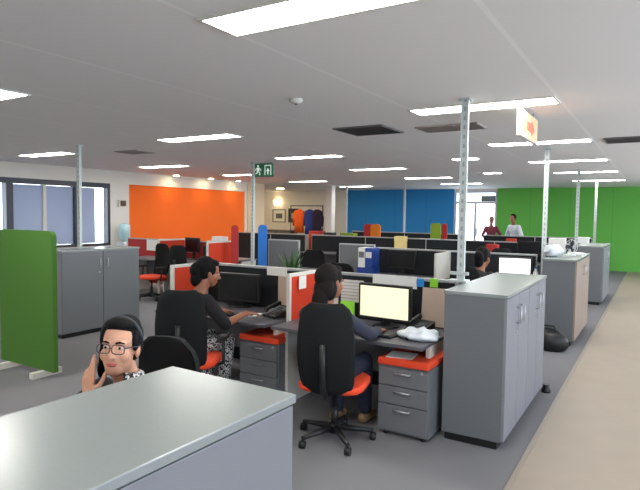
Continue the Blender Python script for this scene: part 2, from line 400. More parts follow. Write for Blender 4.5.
# green exit sign fixed to its pole, facing -Y
t = thing('exit_sign', 'green running man exit sign fixed high on a service pole', 'sign', (-6.3, 8.29, 2.37))
MB().box(-.2, .22, 0, .03, 0, .25).build('sign_plate', 'signg', t, bev=.003)
g = MB(); y0, y1 = -.004, .0
def fp(mb, pts, ox):
    a = [mb.bm.verts.new((ox+x, y0, z)) for x, z in pts]; c = [mb.bm.verts.new((ox+x, y1, z)) for x, z in pts]; n = len(pts)
    mb.bm.faces.new(a); mb.bm.faces.new(c[::-1])
    for i in range(n): mb.bm.faces.new((a[i], a[(i+1) % n], c[(i+1) % n], c[i]))
ox = -.1
fp(g, [(-.02+.02*math.cos(k*PI/5), .2+.02*math.sin(k*PI/5)) for k in range(10)], ox)
fp(g, [(-.04, .175), (0, .175), (.015, .12), (-.02, .1), (-.045, .12)], ox)
fp(g, [(-.03, .115), (-.005, .11), (.03, .075), (.03, .03), (.012, .03), (.012, .065)], ox)
fp(g, [(-.045, .12), (-.02, .11), (-.03, .07), (-.075, .05), (-.08, .066), (-.045, .08)], ox)
fp(g, [(0, .172), (.045, .145), (.055, .115), (.042, .11), (.034, .135), (0, .15)], ox)
fp(g, [(-.04, .172), (-.075, .15), (-.085, .115), (-.072, .112), (-.062, .138), (-.04, .152)], ox)
ox = .11
fp(g, [(-.075, .03), (-.06, .03), (-.06, .215), (-.075, .215)], ox); fp(g, [(.06, .03), (.075, .03), (.075, .215), (.06, .215)], ox)
fp(g, [(-.06, .2), (.06, .2), (.06, .215), (-.06, .215)], ox)
fp(g, [(-.012, .04), (.012, .04), (.012, .1), (.04, .1), (0, .16), (-.04, .1), (-.012, .1)], ox)
g.build('pictogram', 'signw', t)

# ------------------------------------------------------------------ cabinets (doors face local +X)
def cabinet(lab, x0, x1, y0, y1, h, doors=2, rz=0, flip=False, side='cab', facem='cablit', ndoor=None):
    t = thing('storage_cabinet', lab, 'cabinet', (x0, y0, 0), rz); W, D = x1-x0, y1-y0
    MB().box(0, W-.022, .002, D-.002, .06, h-.028).build('body', side, t, bev=.003)
    MB().box(.02, W-.05, .02, D-.02, 0, .06).build('plinth', 'black', t)
    MB().box(-.006, W+.006, -.006, D+.006, h-.028, h).build('top', 'cabtop', t, bev=.004)
    n = doors
    for k in range(n):
        a, c = D*k/n+.004, D*(k+1)/n-.004
        d = MB().box(W-.022, W, a, c, .07, h-.034).build('door', facem, t, bev=.003)
        yy = c-.06 if k % 2 == 0 else a+.06
        hd = MB(); hd.tube([(W, yy, h-.25), (W+.03, yy, h-.25), (W+.03, yy, h-.13), (W, yy, h-.13)], .006, 8)
        hd.build('handle', 'chrome', d)
        if k % 2 == 0: MB().lathe((0, 0, 0), [(.011, 0), (.011, .008)], 12).build('lock', 'chrome', d).matrix_basis = Matrix.Translation((W, yy-.0, h-.32)) @ Matrix.Rotation(PI/2, 4, 'Y')
    return t
cabinet('tall grey cabinet with pale top at the right beside the galvanised pole', -1.345, -.885, 4.02, 5.6, 1.14, 4)
cabinet('second grey aisle cabinet, doors painted with a beige reflection, cluttered top', -1.29, -.87, 7.85, 9.4, 1.14, 2, facem='doorrefl')
cabinet('third grey aisle cabinet at the right edge in front of the green wall', -1.36, -.85, 11.85, 13.4, 1.14, 2)
cabinet('foreground grey cabinet, its broad pale top nearest the viewer', -1.535, -.99, -.12, 1.43, 1.135, 2, rz=R(-1.5))
cabinet('grey two-door cabinet in front of the left windows', -7.07, -6.62, 4.4, 5.67, 1.17, 2, side='cablit', facem='cab')

# ------------------------------------------------------------------ partitions, dividers, desks
def partition(lab, x0, x1, y, h=1.145, m_='char', group='desk partitions'):
    t = thing('desk_partition', lab, 'partition', (x0, y, 0), 0, group); W = x1-x0
    n = max(1, round(W/1.5))
    for k in range(n):
        MB().box(W*k/n+.01, W*(k+1)/n-.01, -.022, .022, .12, h-.025).build('fabric_panel', m_, t)
    MB().box(0, W, -.028, .028, h-.025, h).build('top_rail', 'alu', t, bev=.004)
    m = MB()
    for k in range(n+1): m.box(max(0, W*k/n-.01), min(W, W*k/n+.01), -.026, .026, .02, h-.025)
    m.build('posts', 'alu', t)
    for k in range(n+1):
        xx = min(max(.03, W*k/n), W-.03); MB().box(xx-.03, xx+.03, -.09, .09, 0, .02).build('foot', 'alu', t)
    return t
P1, P2, P3, P4 = 4.62, 8.52, 12.42, 16.2
partition('charcoal desk partition in front of the two women working', -4.3, -1.44, P1)
partition('charcoal desk partition of the second row, behind blue binder box', -4.05, -1.48, P2)
partition('charcoal desk partition of the third row, crossing the middle', -7.8, -1.46, P3)
partition('charcoal desk partition of the far row in front of the green wall', -4.3, -1.46, P4)
partition('charcoal desk partition of the far row in front of the blue wall', -8.6, -4.9, P4)
partition('charcoal desk partition of the left cluster in front of the orange wall', -10.3, -7.1, P2, 1.1, 'crimf')
partition('charcoal desk partition of the left cluster nearest the orange wall', -10.3, -8.0, P3)
partition('grey panel partition left of the red and orange screens', -6.38, -5.68, 8.6, 1.2, 'cab', None)
partition('short grey panel partition just left of the blue binder box', -4.9, -4.2, 8.75, 1.17, 'cab', None)

def divider(lab, x, y0, y1, h=1.145, m_='redf', z0=.02):
    t = thing('desk_divider', lab, 'divider', (x, y0, 0), 0, 'red framed desk dividers'); D = y1-y0; s = .017
    MB().box(-.012, .012, .03, D-.02, .3, h-.03).build('fabric_panel', m_, t)
    m = MB(); m.box(-s, s, 0, .03, 0, h); m.box(-s, s, D-.02, D, 0, h); m.box(-s, s, .03, D-.02, h-.03, h); m.box(-s, s, .03, D-.02, .27, .3)
    m.build('frame', 'whitem', t); return t
divider('red divider with pale frame beside the woman in the black top', -4.26, 4.06, 4.59, 1.15)
divider('red divider with pale frame left of the woman in navy', -2.84, 4.12, 4.59, 1.15)
divider('red divider beyond the aisle, left of the pale monitors', -8.5, 7.75, 8.49)
divider('red divider of the left cluster nearest the red end screen', -7.2, 7.75, 8.49)
divider('pale-framed red divider at the right end of second row', -2.78, 7.85, 8.49, 1.13, 'whitem')

DESKG = 'grey desks of the work clusters'
def desk(lab, x0, x1, y0, y1, h=.73):
    t = thing('desk', lab, 'desk', (x0, y0, 0), 0, DESKG); W, D = x1-x0, y1-y0
    MB().box(0, W, 0, D, h-.028, h).build('desktop', 'desk', t, bev=.004)
    for xa in (.012, W-.045):
        MB().box(xa, xa+.033, .2, D-.04, 0, h-.028).build('leg_panel', 'whitem', t, bev=.003)
    MB().box(.06, W-.06, D-.12, D-.1, .3, h-.028).build('modesty_panel', 'ped', t)
    return t
DT = .73
desk('grey desk at which the woman in black works', -4.22, -2.87, 3.8, 4.56)
desk('grey desk at which the woman in navy types', -2.80, -1.43, 3.8, 4.56)
desk('grey desk behind the partition facing the woman in black', -4.22, -2.87, 4.7, 5.46)
desk('grey desk behind the partition facing the woman in navy', -2.80, -1.47, 4.7, 5.46)
desk('grey desk of the person in front of the white screen', -2.74, -1.5, 7.72, 8.46)
desk('grey desk carrying the blue binder box', -4.2, -2.82, 7.72, 8.46)
desk('grey desk on the far side of the second row', -2.9, -1.5, 8.6, 9.34)
desk('grey desk left of the far side of the second row', -4.1, -2.95, 8.9, 9.6)
desk('grey desk hidden behind the foreground cabinet', -3.0, -1.62, .5, 1.2)
desk('grey desk with pale monitors in the left cluster', -8.47, -7.24, 7.74, 8.46)
desk('grey desk nearest the windows in the left cluster', -9.57, -8.53, 7.74, 8.46)
desk('grey desk against the third row partition, left part', -7.7, -6.2, 11.64, 12.36)
desk('grey desk against the third row partition, middle part', -6.1, -4.5, 11.64, 12.36)
desk('grey desk against the third row partition, right part', -4.4, -1.52, 11.64, 12.36)
desk('grey desk in the far row by the green wall', -4.2, -1.5, 15.4, 16.14)
desk('grey desk in the far row by the blue wall', -8.4, -5.0, 15.4, 16.14)

# end screens in colour, standing on the floor
def end_screen(lab, loc, w_, h, m_, rz=0, thick=.05):
    t = thing('acoustic_screen', lab, 'screen', loc, rz, 'coloured acoustic screens'); r = .07
    pts = [(-w_/2, .06), (w_/2, .06)]
    pts += [(w_/2-r+r*math.cos(a*PI/12), h-r+r*math.sin(a*PI/12)) for a in range(0, 7)]
    pts += [(-w_/2+r-r*math.sin(a*PI/12), h-r+r*math.cos(a*PI/12)) for a in range(0, 7)]
    m = MB(); m.loft([[(x, -thick/2, z) for x, z in pts], [(x, thick/2, z) for x, z in pts]], smooth=False)
    m.build('fabric_panel', m_, t)
    for sx in ((-w_*.32, w_*.32) if w_ > .5 else (0,)): MB().box(sx-.03, sx+.03, -.16, .16, 0, .06).build('foot', 'whitem', t)
    return t
end_screen('large green screen with rounded corners at the left edge', (-5.62, 3.34, 0), .96, 1.49, 'greenf')
end_screen('narrow bright blue screen beside the exit sign pole', (-6.5, 8.55, 0), .17, 1.47, 'bluef', R(30))
end_screen('narrow dull red screen left of the bright blue screen', (-6.9, 8.2, 0), .14, 1.46, 'crimf', R(40))
end_screen('crimson screen next to an orange one before the blue wall', (-6.5, 13.15, 0), .26, 1.44, 'crimf')
end_screen('orange screen next to a crimson one before the blue wall', (-6.23, 13.0, 0), .27, 1.44, 'orf')
end_screen('lime green screen before the right end of the blue wall', (-4.65, 13.1, 0), .25, 1.5, 'limef')
end_screen('crimson screen touching the lime green screen', (-4.46, 13.2, 0), .13, 1.5, 'crimf')

# ------------------------------------------------------------------ pedestals
def pedestal(lab, x0, y0, w_=.43, d=.5, h=.55):
    t = thing('drawer_pedestal', lab, 'drawer unit', (x0, y0, 0), 0, 'drawer pedestals with orange cushions')
    MB().box(0, w_, .02, d, .03, h).build('body', 'ped', t, bev=.004)
    z = .05; hs = (.2, .135, .135)
    for hh in hs:
        dr_ = MB().box(.008, w_-.008, 0, .02, z, z+hh).build('drawer', 'ped', t, bev=.003)
        m = MB(); m.tube([(w_/2-.06, 0, z+hh-.035), (w_/2-.06, -.018, z+hh-.035), (w_/2+.06, -.018, z+hh-.035), (w_/2+.06, 0, z+hh-.035)], .007, 8)
        m.build('handle', 'chrome', dr_); z += hh+.008
    MB().lathe((0, 0, 0), [(.01, 0), (.01, .006)], 10).build('lock', 'chrome', t).matrix_basis = Matrix.Translation((w_-.05, 0, h-.025)) @ Matrix.Rotation(PI/2, 4, 'X')
    MB().box(-.004, w_+.004, -.004, d, h, h+.055).build('seat_cushion', 'seat', t, bev=.016, seg=3)
    m = MB()
    for cx in (.05, w_-.05):
        for cy in (.06, d-.06): m.lathe((cx, cy, 0), [(.018, 0), (.022, .01), (.022, .03)], 12)
    m.build('casters', 'black', t); return t
pedestal('drawer pedestal with orange cushion right of the woman in navy', -1.80, 3.84, .41)
pedestal('drawer pedestal with orange cushion right of the woman in black', -3.21, 3.88)

# ------------------------------------------------------------------ chairs (local: sitter faces +Y)
def chair(lab, loc, rz, backm='blackf', arms=True):
    t = thing('office_chair', lab, 'chair', loc, rz, 'black office chairs')
    m = MB()
    for k in range(5):
        a = 2*PI*k/5+.3; dx, dy = math.cos(a), math.sin(a)
        m.tube([(dx*.03, dy*.03, .1), (dx*.29, dy*.29, .075)], 0, 8, rads=[.028, .016])
    m.lathe((0, 0, .06), [(.045, 0), (.045, .06), (.03, .07)], 14); m.build('star_base', 'black', t)
    for k in range(5):
        a = 2*PI*k/5+.3; dx, dy = math.cos(a)*.29, math.sin(a)*.29
        m = MB(); m.tube([(dx-.02, dy, .03), (dx+.02, dy, .03)], .03, 12); m.tube([(dx, dy, .05), (dx, dy, .075)], .008, 8); m.build('caster', 'black', t)
    MB().lathe((0, 0, .1), [(.026, 0), (.026, .16), (.018, .16), (.018, .29)], 14).build('gas_column', 'black', t)
    MB().box(-.11, .11, -.13, .12, .385, .41).build('mechanism', 'black', t)
    # seat
    rings = []
    for z, s in ((.41, .9), (.425, 1), (.455, 1), (.47, .93)):
        rings.append([((.245*s)*math.copysign(abs(math.cos(a))**.45, math.cos(a)), .01+(.235*s)*math.copysign(abs(math.sin(a))**.45, math.sin(a)), z) for a in [2*PI*k/32 for k in range(32)]])
    MB().loft(rings).build('seat', 'seat', t)
    # backrest: curved high sheet with rounded corners
    def pt(u, v, off):
        hw = .172+.04*math.sin(PI*min(1, v*.9+.1))
        if v > .88: hw *= math.sqrt(max(0, 1-((v-.88)/.16)**2))
        if v < .08: hw *= .82+.18*(v/.08)
        x = u*hw; z = .42+v*.655
        y = -.235-.07*v+.05*u*u-.035*math.sin(PI*v*1.1)+off
        return (x, y, z)
    nu, nv = 12, 16; m = MB()
    ro = [[m.bm.verts.new(pt(-1+2*i/nu, j/nv, -.014)) for i in range(nu+1)] for j in range(nv+1)]
    ri = [[m.bm.verts.new(pt(-1+2*i/nu, j/nv, .014)) for i in range(nu+1)] for j in range(nv+1)]
    for j in range(nv):
        for i in range(nu):
            for q, w_ in ((ro, 1), (ri, -1)):
                vs = [q[j][i], q[j][i+1], q[j+1][i+1], q[j+1][i]]
                fc = m.bm.faces.new(vs[::w_]); fc.smooth = True
    def stitch(a, c):
        for k in range(len(a)-1): m.bm.faces.new((a[k], a[k+1], c[k+1], c[k]))
    stitch(ro[0], ri[0]); stitch(ro[-1], ri[-1]); stitch([r_[0] for r_ in ro], [r_[0] for r_ in ri]); stitch([r_[-1] for r_ in ro], [r_[-1] for r_ in ri])
    m.build('backrest', backm, t)
    m = MB(); m.tube([(0, -.08, .4), (0, -.24, .4), (0, -.31, .47), (0, -.325, .62), (0, -.335, .8)], .022, 10); m.build('back_spine', 'black', t)
    if arms:
        for s in (-1, 1):
            m = MB(); m.tube([(s*.2, 0, .4), (s*.285, 0, .42), (s*.29, -.02, .62)], .015, 8); a = m.build('armrest', 'black', t)
            MB().rbox((s*.285, .0, .635), (.06, .24, .03)).build('arm_pad', 'black', a, bev=.01)
    return t
chair('black high-back chair with orange seat holding the woman in navy', (-2.02, 3.56, 0), R(14), arms=False)
chair('black high-back chair holding the woman in the black top', (-3.36, 3.42, 0), R(27))
chair('black chair behind the woman wearing glasses', (-2.03, 1.67, 0), R(182))
chair('dark chair facing the white screen in the second row', (-1.98, 6.98, 0), R(-4))
chair('black chair in the left aisle just right of the two-door cabinet', (-8.3, 7.4, 0), R(175))
chair('black chair in front of the pale monitors, left cluster', (-7.72, 7.75, 0), R(5))
chair('black chair in the shade behind the charcoal partition, left one', (-4.95, 7.85, 0), R(200))
chair('black chair behind the charcoal partition, beside the short grey panel', (-5.35, 9.3, 0), R(160))
chair('black chair in the third row before the green wall', (-2.6, 11.2, 0), R(10))
chair('black chair half hidden behind the second row partition', (-3.6, 9.95, 0), R(175))
chair('black chair pushed to the far side of the first partition', (-3.4, 5.85, 0), R(180))

# ------------------------------------------------------------------ desk items
def monitor(lab, loc, rz, w_=.5, h=.31, zc=.33, scr='off', group='computer monitors'):
    t = thing('monitor', lab, 'monitor', loc, rz, group)       # screen faces local -Y
    MB().box(-w_/2, w_/2, -.02, .025, zc-h/2, zc+h/2).build('housing', 'black', t, bev=.006)
    MB().box(-w_/2+.02, w_/2-.02, -.023, -.0195, zc-h/2+.025, zc+h/2-.02).build('screen', scr, t)
    MB().box(-.035, .035, .025, .05, .02, zc+.04).build('stand', 'black', t)
    MB().lathe((0, .03, 0), [(.12, 0), (.12, .012), (.05, .02)], 24).build('base', 'black', t); return t
monitor('monitor showing a cream page in front of the woman in navy', (-1.975, 4.33, DT), R(-3), .5, .31, .215, 'screen')
monitor('large dark monitor in front of the woman in the black top', (-3.66, 4.42, DT), R(6), .5, .29, .2)
monitor('monitor with a blank white screen in the second row', (-1.72, 8.2, DT), R(6), .46, .29, .24, 'screenw')
monitor('dark monitor left in the second row before the partition', (-3.5, 8.3, DT), R(-6), .5, .3, .25)
monitor('pale-backed monitor in the left cluster beside red fabric', (-8.05, 8.25, DT), R(-8), .44, .3, .3, 'off')
monitor('dark monitor in the left cluster next to the red end screen', (-7.5, 8.25, DT), R(10), .44, .22, .2, 'off')
monitor('dark monitor behind the first partition', (-3.0, 4.95, DT), R(175), .5, .3, .24)
monitor('small dark monitor in the third row beyond the white screen', (-2.25, 12.1, DT), R(5), .5, .3, .3)
def keyboard(lab, loc, rz):
    t = thing('keyboard', lab, 'keyboard', loc, rz)
    MB().box(-.22, .22, -.075, .075, 0, .016).build('case', 'black', t, bev=.004)
    m = MB()
    for r_ in range(5):
        for k in range(14): m.box(-.205+k*.0293, -.205+k*.0293+.024, -.062+r_*.026, -.062+r_*.026+.02, .016, .022)
    m.build('keys', 'frame', t); return t
keyboard('black keyboard under the hands of the woman in navy', (-1.95, 4.02, DT), R(-5))
keyboard('black keyboard in front of the woman in the black top', (-3.58, 4.03, DT), R(-6))
def phone(lab, loc, rz):
    t = thing('desk_phone', lab, 'telephone', loc, rz)
    m = MB(); m.loft([[(-.09, -.1, 0), (.09, -.1, 0), (.09, .1, 0), (-.09, .1, 0)], [(-.09, -.1, .025), (.09, -.1, .025), (.09, .1, .085), (-.09, .1, .085)]], smooth=False)
    m.build('body', 'black', t, bev=.006)
    m = MB(); m.tube([(-.06, -.085, .06), (-.06, -.06, .075), (-.06, .06, .112), (-.06, .085, .112)], 0, 10, rads=[.024, .017, .017, .024]); m.build('handset', 'black', t)
    m = MB()
    for i in range(3):
        for j in range(4):
            y = -.07+j*.028; m.rbox((.0+i*.026, y, .034+(y+.1)*.3), (.018, .016, .01))
    m.build('buttons', 'ped', t); return t
phone('black desk phone under the right hand of the woman in black', (-3.02, 4.2, DT), R(-15))
phone('black desk phone right of the cream monitor', (-1.66, 4.34, DT), R(-15))
def mouse(lab, loc):
    t = thing('computer_mouse', lab, 'mouse', loc)
    m = MB(); m.ell((0, 0, .012), (.03, .052, .022)); 
    for v in m.bm.verts: v.co.z = max(v.co.z, 0)
    m.build('shell', 'black', t); MB().box(-.002, .002, .012, .03, .029, .036).build('wheel', 'frame', t)
mouse('black computer mouse right of the keyboard by the woman in navy', (-1.62, 4.02, DT))
# paper and notes
def sheet(name, lab, cat, c, w_, h, m_, rz=0, tilt=0, group=None):
    o = MB().box(-w_/2, w_/2, -.0012, .0012, 0, h).build(name, m_); o.location = c; o.rotation_euler = (R(tilt), 0, rz)
    return tag(o, lab, cat, group)
YP = P1-.032
sheet('paper_sheet', 'white printed sheet hung over the partition above the cream monitor', 'paper', (-2.0, YP-.004, 1.045), .43, .11, 'white')
sheet('paper_sheet', 'pale printed calendar sheet behind the woman in navy', 'paper', (-2.43, YP, .87), .24, .21, 'print_')
sheet('paper_sheet', 'white printed strip on the partition top near the left divider', 'paper', (-3.3, YP-.004, 1.06), .25, .085, 'white')
sheet('paper_sheet', 'tall beige sheet on the partition behind the left phone', 'paper', (-3.19, YP, .765), .19, .32, 'beige')
sheet('paper_sheet', 'beige sheet leaning right of the cream monitor', 'paper', (-1.6, YP-.05, .742), .25, .33, 'beige', 0, -6)
sheet('sticky_note', 'bright blue sticky note on the partition above the cream monitor', 'note', (-1.755, YP-.004, 1.07), .07, .07, 'sblue')
sheet('sticky_note', 'bright green sticky note on the partition near the pole', 'note', (-1.63, YP-.004, 1.075), .072, .075, 'sgreen')
sheet('paper_sheet', 'white sheet pinned at top of the divider beside the woman in navy', 'paper', (-2.8, 4.3, 1.0), .12, .12, 'white', R(90))
sheet('paper_sheet', 'white sheet pinned on partition right of divider, half hidden by woman', 'paper', (-2.68, YP, .82), .2, .3, 'white')
def flat(name, lab, cat, c, w_, d, h, m_, rz=0, group=None, bev=0):
    o = MB().box(-w_/2, w_/2, -d/2, d/2, 0, h).build(name, m_, bev=bev); o.location = c; o.rotation_euler = (0, 0, rz); return tag(o, lab, cat, group)
flat('paper_stack', 'white papers on the desk by the woman in black', 'paper', (-3.3, 4.13, DT), .21, .16, .006, 'white', R(10))
flat('paper_stack', 'white papers on the desk beside the woman in navy', 'paper', (-2.42, 4.1, DT), .21, .3, .006, 'white', R(-12))
flat('paper_sheet', 'white sheet lying on the orange cushion of the right pedestal', 'paper', (-1.66, 3.98, .605), .21, .2, .003, 'white', R(8))
flat('sticky_pad', 'upright lime note pad behind the woman in navy', 'note pad', (-2.31, 4.28, DT), .12, .04, .2, 'sgreen', R(15))
# crumpled bag on the desk
m = MB(); m.ell((0, 0, .03), (.17, .14, .045), nu=28, nv=18)
for v in m.bm.verts:
    n = math.sin(v.co.x*60+v.co.y*35)*.012+math.sin(v.co.y*80-v.co.x*22+1.3)*.009+math.sin(v.co.z*90+v.co.x*40)*.006
    v.co += v.co.normalized()*n; v.co.z = max(0, v.co.z)
o = m.build('plastic_bag', 'bag'); o.location = (-1.56, 4.08, DT); o.rotation_euler = (0, 0, R(-10)); tag(o, 'crumpled pale plastic bag on the desk beside the near cabinet', 'bag')
# second row: blue box and white binder
def binder(lab, loc, rz, m_, w_=.08, h=.32, d=.28):
    t = thing('binder', lab, 'binder', loc, rz)
    MB().box(-w_/2, w_/2, -d/2, d/2, 0, h).build('cover', m_, t, bev=.004)
    MB().box(-w_/2+.012, w_/2-.012, -d/2-.002, -d/2, h*.5, h*.8).build('spine_label', 'white' if m_ != 'white' else 'ped', t)
flat('book_stack', 'stack of books under the binders in the second row', 'books', (-4.06, 8.22, DT), .3, .26, .1, 'bluep')
binder('white binder standing left of a blue one in the second row', (-4.12, 8.22, DT+.1), 0, 'white', .12)
binder('blue binder standing right of a white one in the second row', (-3.99, 8.22, DT+.1), 0, 'bluep', .13)
# things on cabinets and partitions further back
def carton(lab, loc, sx, sy, sz, m_, rz=0):
    t = thing('carton', lab, 'box', loc, rz)
    MB().box(-sx/2, sx/2, -sy/2, sy/2, 0, sz-.004).build('box_body', m_, t, bev=.004)
    MB().box(-sx/2-.004, sx/2+.004, -sy/2-.004, sy/2+.004, sz*.75, sz).build('lid', m_, t, bev=.003)
carton('cream box in the third row in front of the blue wall', (-5.14, 12.1, DT), .24, .2, .46, 'yellow')
carton('white box on the left, standing on third row desk under green wall', (-1.72, 12.1, DT), .3, .2, .53, 'white')
carton('white box nearest the far cabinet under the green wall', (-1.68+.33, 12.9, 1.14), .26, .2, .13, 'white')
desk('grey desk behind the third row partition, left part', -8.1, -6.62, 12.52, 13.2)
carton('red box on the third row desk left of the crimson screen', (-7.85, 12.75, DT), .4, .2, .5, 'redp')
carton('black box right of the red box in the third row', (-7.45, 12.75, DT), .26, .2, .47, 'black')
carton('yellow green box beside the crimson screen in the third row', (-6.9, 12.78, DT), .4, .2, .47, 'limef')
carton('small orange-red box in the far row near the white shirted man', (-3.45, 15.9, DT), .24, .2, .34, 'redp')
carton('pale carton with red side on the second row near the pole', (-3.0, 12.05, DT), .22, .2, .36, 'crimf')
# round fan and crumpled items on the second aisle cabinet
t = thing('desk_fan', 'small pale desk fan on the second aisle cabinet', 'fan', (-1.06, 8.65, 1.14), R(150))
MB().lathe((0, 0, 0), [(.08, 0), (.08, .015), (.02, .03), (.015, .09)], 20).build('base', 'plasticw', t)
m = MB()
for r_ in (.04, .07, .1):
    m.tube([(r_*math.cos(2*PI*k/24), -.03, .13+r_*math.sin(2*PI*k/24)) for k in range(25)], .004, 6)
for k in range(12): m.tube([(0, -.035, .13), (.1*math.cos(2*PI*k/12), -.03, .13+.1*math.sin(2*PI*k/12))], .003, 5)
m.build('guard', 'plasticw', t)
m = MB()
for k in range(3):
    m.rbox((.045*math.cos(2*PI*k/3), -.012, .13+.045*math.sin(2*PI*k/3)), (.07, .006, .045), Matrix.Rotation(-2*PI*k/3, 3, 'Y') @ Matrix.Rotation(.4, 3, 'X'))
m.tube([(0, -.02, .13), (0, .05, .13)], .02, 10); m.build('blades', 'frame', t)
m = MB(); m.ell((0, 0, .08), (.13, .11, .09), nu=24, nv=16)
for v in m.bm.verts:
    v.co += v.co.normalized()*(math.sin(v.co.x*50+v.co.y*40)*.014+math.sin(v.co.z*70-v.co.x*30)*.01); v.co.z = max(0, v.co.z)
o = m.build('plastic_bag', 'bag'); o.location = (-1.22, 8.28, 1.14); tag(o, 'crumpled pale bag on the left end of the second aisle cabinet', 'bag')
flat('paper_stack', 'white papers on the right end of the second aisle cabinet', 'paper', (-1.02, 9.1, 1.14), .21, .3, .02, 'white', R(15))
# bottle by the white screen
t = thing('water_bottle', 'pale bottle right of the blank white screen', 'bottle', (-1.44, 8.22, DT))
MB().lathe((0, 0, 0), [(.03, 0), (.034, .01), (.034, .17), (.014, .215), (.014, .235)], 16).build('bottle_body', 'plasticw', t)
MB().lathe((0, 0, .235), [(.016, 0), (.016, .02)], 12).build('cap', 'bluep', t)
# dark bag beside the second cabinet on the floor
m = MB(); m.ell((0, 0, .1), (.17, .26, .16), nu=24, nv=14)
for v in m.bm.verts: v.co += v.co.normalized()*math.sin(v.co.x*25+v.co.y*18)*.015; v.co.z = max(0, v.co.z)
t = thing('handbag', 'black bag on the carpet in front of the second aisle cabinet', 'bag', (-1.15, 7.55, 0), R(75))
b_ = m.build('bag_body', 'black', t)
MB().tube([(0, -.12, .2), (0, -.08, .3), (0, .08, .3), (0, .12, .2)], .012, 8).build('handle', 'black', t)
t = thing('door_stop', 'small black door stop on the carpet behind the near cabinet', 'door stop', (-.86, 5.66, 0))
MB().lathe((0, 0, 0), [(.045, 0), (.045, .02), (.03, .05), (.03, .07)], 16).build('rubber', 'black', t)
MB().lathe((0, 0, .07), [(.034, 0), (.034, .01)], 16).build('cap', 'frame', t)
# plants between chairs
def plant(lab, loc, n=34, h=.55):
    t = thing('potted_plant', lab, 'plant', loc)
    MB().lathe((0, 0, 0), [(.1, 0), (.14, .26), (.13, .26), (.12, .23)], 20).build('pot', 'pot', t)
    m = MB(); rnd = random.Random(3)
    for k in range(n):
        a = rnd.random()*2*PI; l = h*(.55+.45*rnd.random()); sp = .12+.22*rnd.random()
        p = [Vector((math.cos(a)*sp*s*s, math.sin(a)*sp*s*s, .22+l*s-.1*s*s)) for s in (0, .35, .7, 1)]
        side = Vector((-math.sin(a), math.cos(a), 0)); ws = (.006, .028, .024, .002)
        L_ = [m.bm.verts.new(q-side*w_) for q, w_ in zip(p, ws)]; R_ = [m.bm.verts.new(q+side*w_) for q, w_ in zip(p, ws)]
        for i in range(3): m.bm.faces.new((L_[i], L_[i+1], R_[i+1], R_[i])).smooth = True
    m.build('foliage', 'leaf', t)
plant('green leafy plant behind the charcoal partition, left of dark chairs', (-5.58, 8.2, 0), 60, .95)
plant('green leafy plant behind the charcoal partition, right of dark chairs', (-4.57, 8.35, 0), 40, .5)
# papers on the left cluster
sheet('paper_sheet', 'white sheet on the left cluster partition just past the two-door cabinet', 'paper', (-9.5, 8.49, .84), .34, .24, 'white')
sheet('paper_sheet', 'pale sheet on the left cluster partition nearest the red end screen', 'paper', (-7.38, 8.49, .8), .3, .27, 'print_')
sheet('paper_sheet', 'white sheet pinned to the left cluster partition, left one', 'paper', (-8.3, 8.49, .85), .28, .26, 'white')
sheet('paper_sheet', 'white sheet pinned to the left cluster partition, right one', 'paper', (-7.75, 8.49, .92), .26, .2, 'white')
sheet('paper_sheet', 'white sheet pinned to the left cluster partition by the windows', 'paper', (-9.1, 8.49, .85), .3, .26, 'white')
carton('white carton on the far desk before the orange wall', (-7.35, 8.62+.13, 1.0-.28), .3, .2, .46, 'white').__class__ if False else None
desk('grey desk behind the left cluster partition', -8.4, -7.2, 8.6, 9.3)
carton('white carton on the desk behind the left cluster partition', (-7.85, 8.85, DT), .26, .2, .46, 'white')
# wall things on the left
t = thing('water_cooler', 'water cooler with pale blue bottle beside the orange wall', 'water cooler', (-10.72, 8.75, 0))
MB().box(-.15, .15, -.15, .15, 0, .98).build('cooler_body', 'plasticw', t, bev=.015)
MB().lathe((0, 0, .98), [(.05, 0), (.06, .03), (.13, .08), (.13, .38), (.1, .42), (.02, .43)], 24).build('bottle', 'cyan', t)
MB().box(.15, .19, -.05, .05, .72, .8).build('tap', 'bluep', t)
t = thing('wall_alarm', 'small brown alarm box on the white wall between window and orange', 'alarm', (-10.995, 8.88, 1.8))
MB().box(0, .05, -.1, .1, 0, .17).build('backplate', 'whitem', t, bev=.004)
MB().box(.05, .1, -.06, .07, .02, .15).build('housing', 'brown', t, bev=.01)
# recess: pictures, sideboard, lamp, hanging coats
def picture(lab, x, z, w_, h, m_, kind):
    t = thing('framed_picture', lab, 'picture', (x, YB-.001, z)); f_ = .03; m = MB()
    m.box(-w_/2, w_/2, -.03, 0, 0, f_); m.box(-w_/2, w_/2, -.03, 0, h-f_, h); m.box(-w_/2, -w_/2+f_, -.03, 0, f_, h-f_); m.box(w_/2-f_, w_/2, -.03, 0, f_, h-f_)
    m.build('frame', 'black', t); MB().box(-w_/2+f_, w_/2-f_, -.012, -.008, f_, h-f_).build('mount', m_, t)
    MB().box(-w_/4, w_/4, -.016, -.012, h*.3, h*.68).build('print', kind, t)
picture('black framed picture with pale mount on the recess wall, left', -14.15, 1.3, .68, .56, 'white', 'vent')
picture('dark framed picture on the recess wall, right', -13.4, 1.3, .5, .6, 'frame', 'ventw')
t = thing('sideboard', 'dark sideboard under the framed pictures in the recess', 'sideboard', (-13.7, 19.2, 0))
MB().box(-.75, .75, -.25, .25, .05, .98).build('body', 'frame', t, bev=.006); MB().box(-.78, .78, -.28, .28, .98, 1.02).build('top', 'ventw', t)
for s in (-1, 1):
    d_ = MB().box(s*.38-.35, s*.38+.35, -.27, -.25, .08, .94).build('door', 'vent', t); MB().box(s*.38-.05, s*.38+.05, -.285, -.27, .75, .77).build('handle', 'chrome', d_)
MB().box(-.72, .72, -.22, .22, 0, .05).build('plinth', 'black', t)
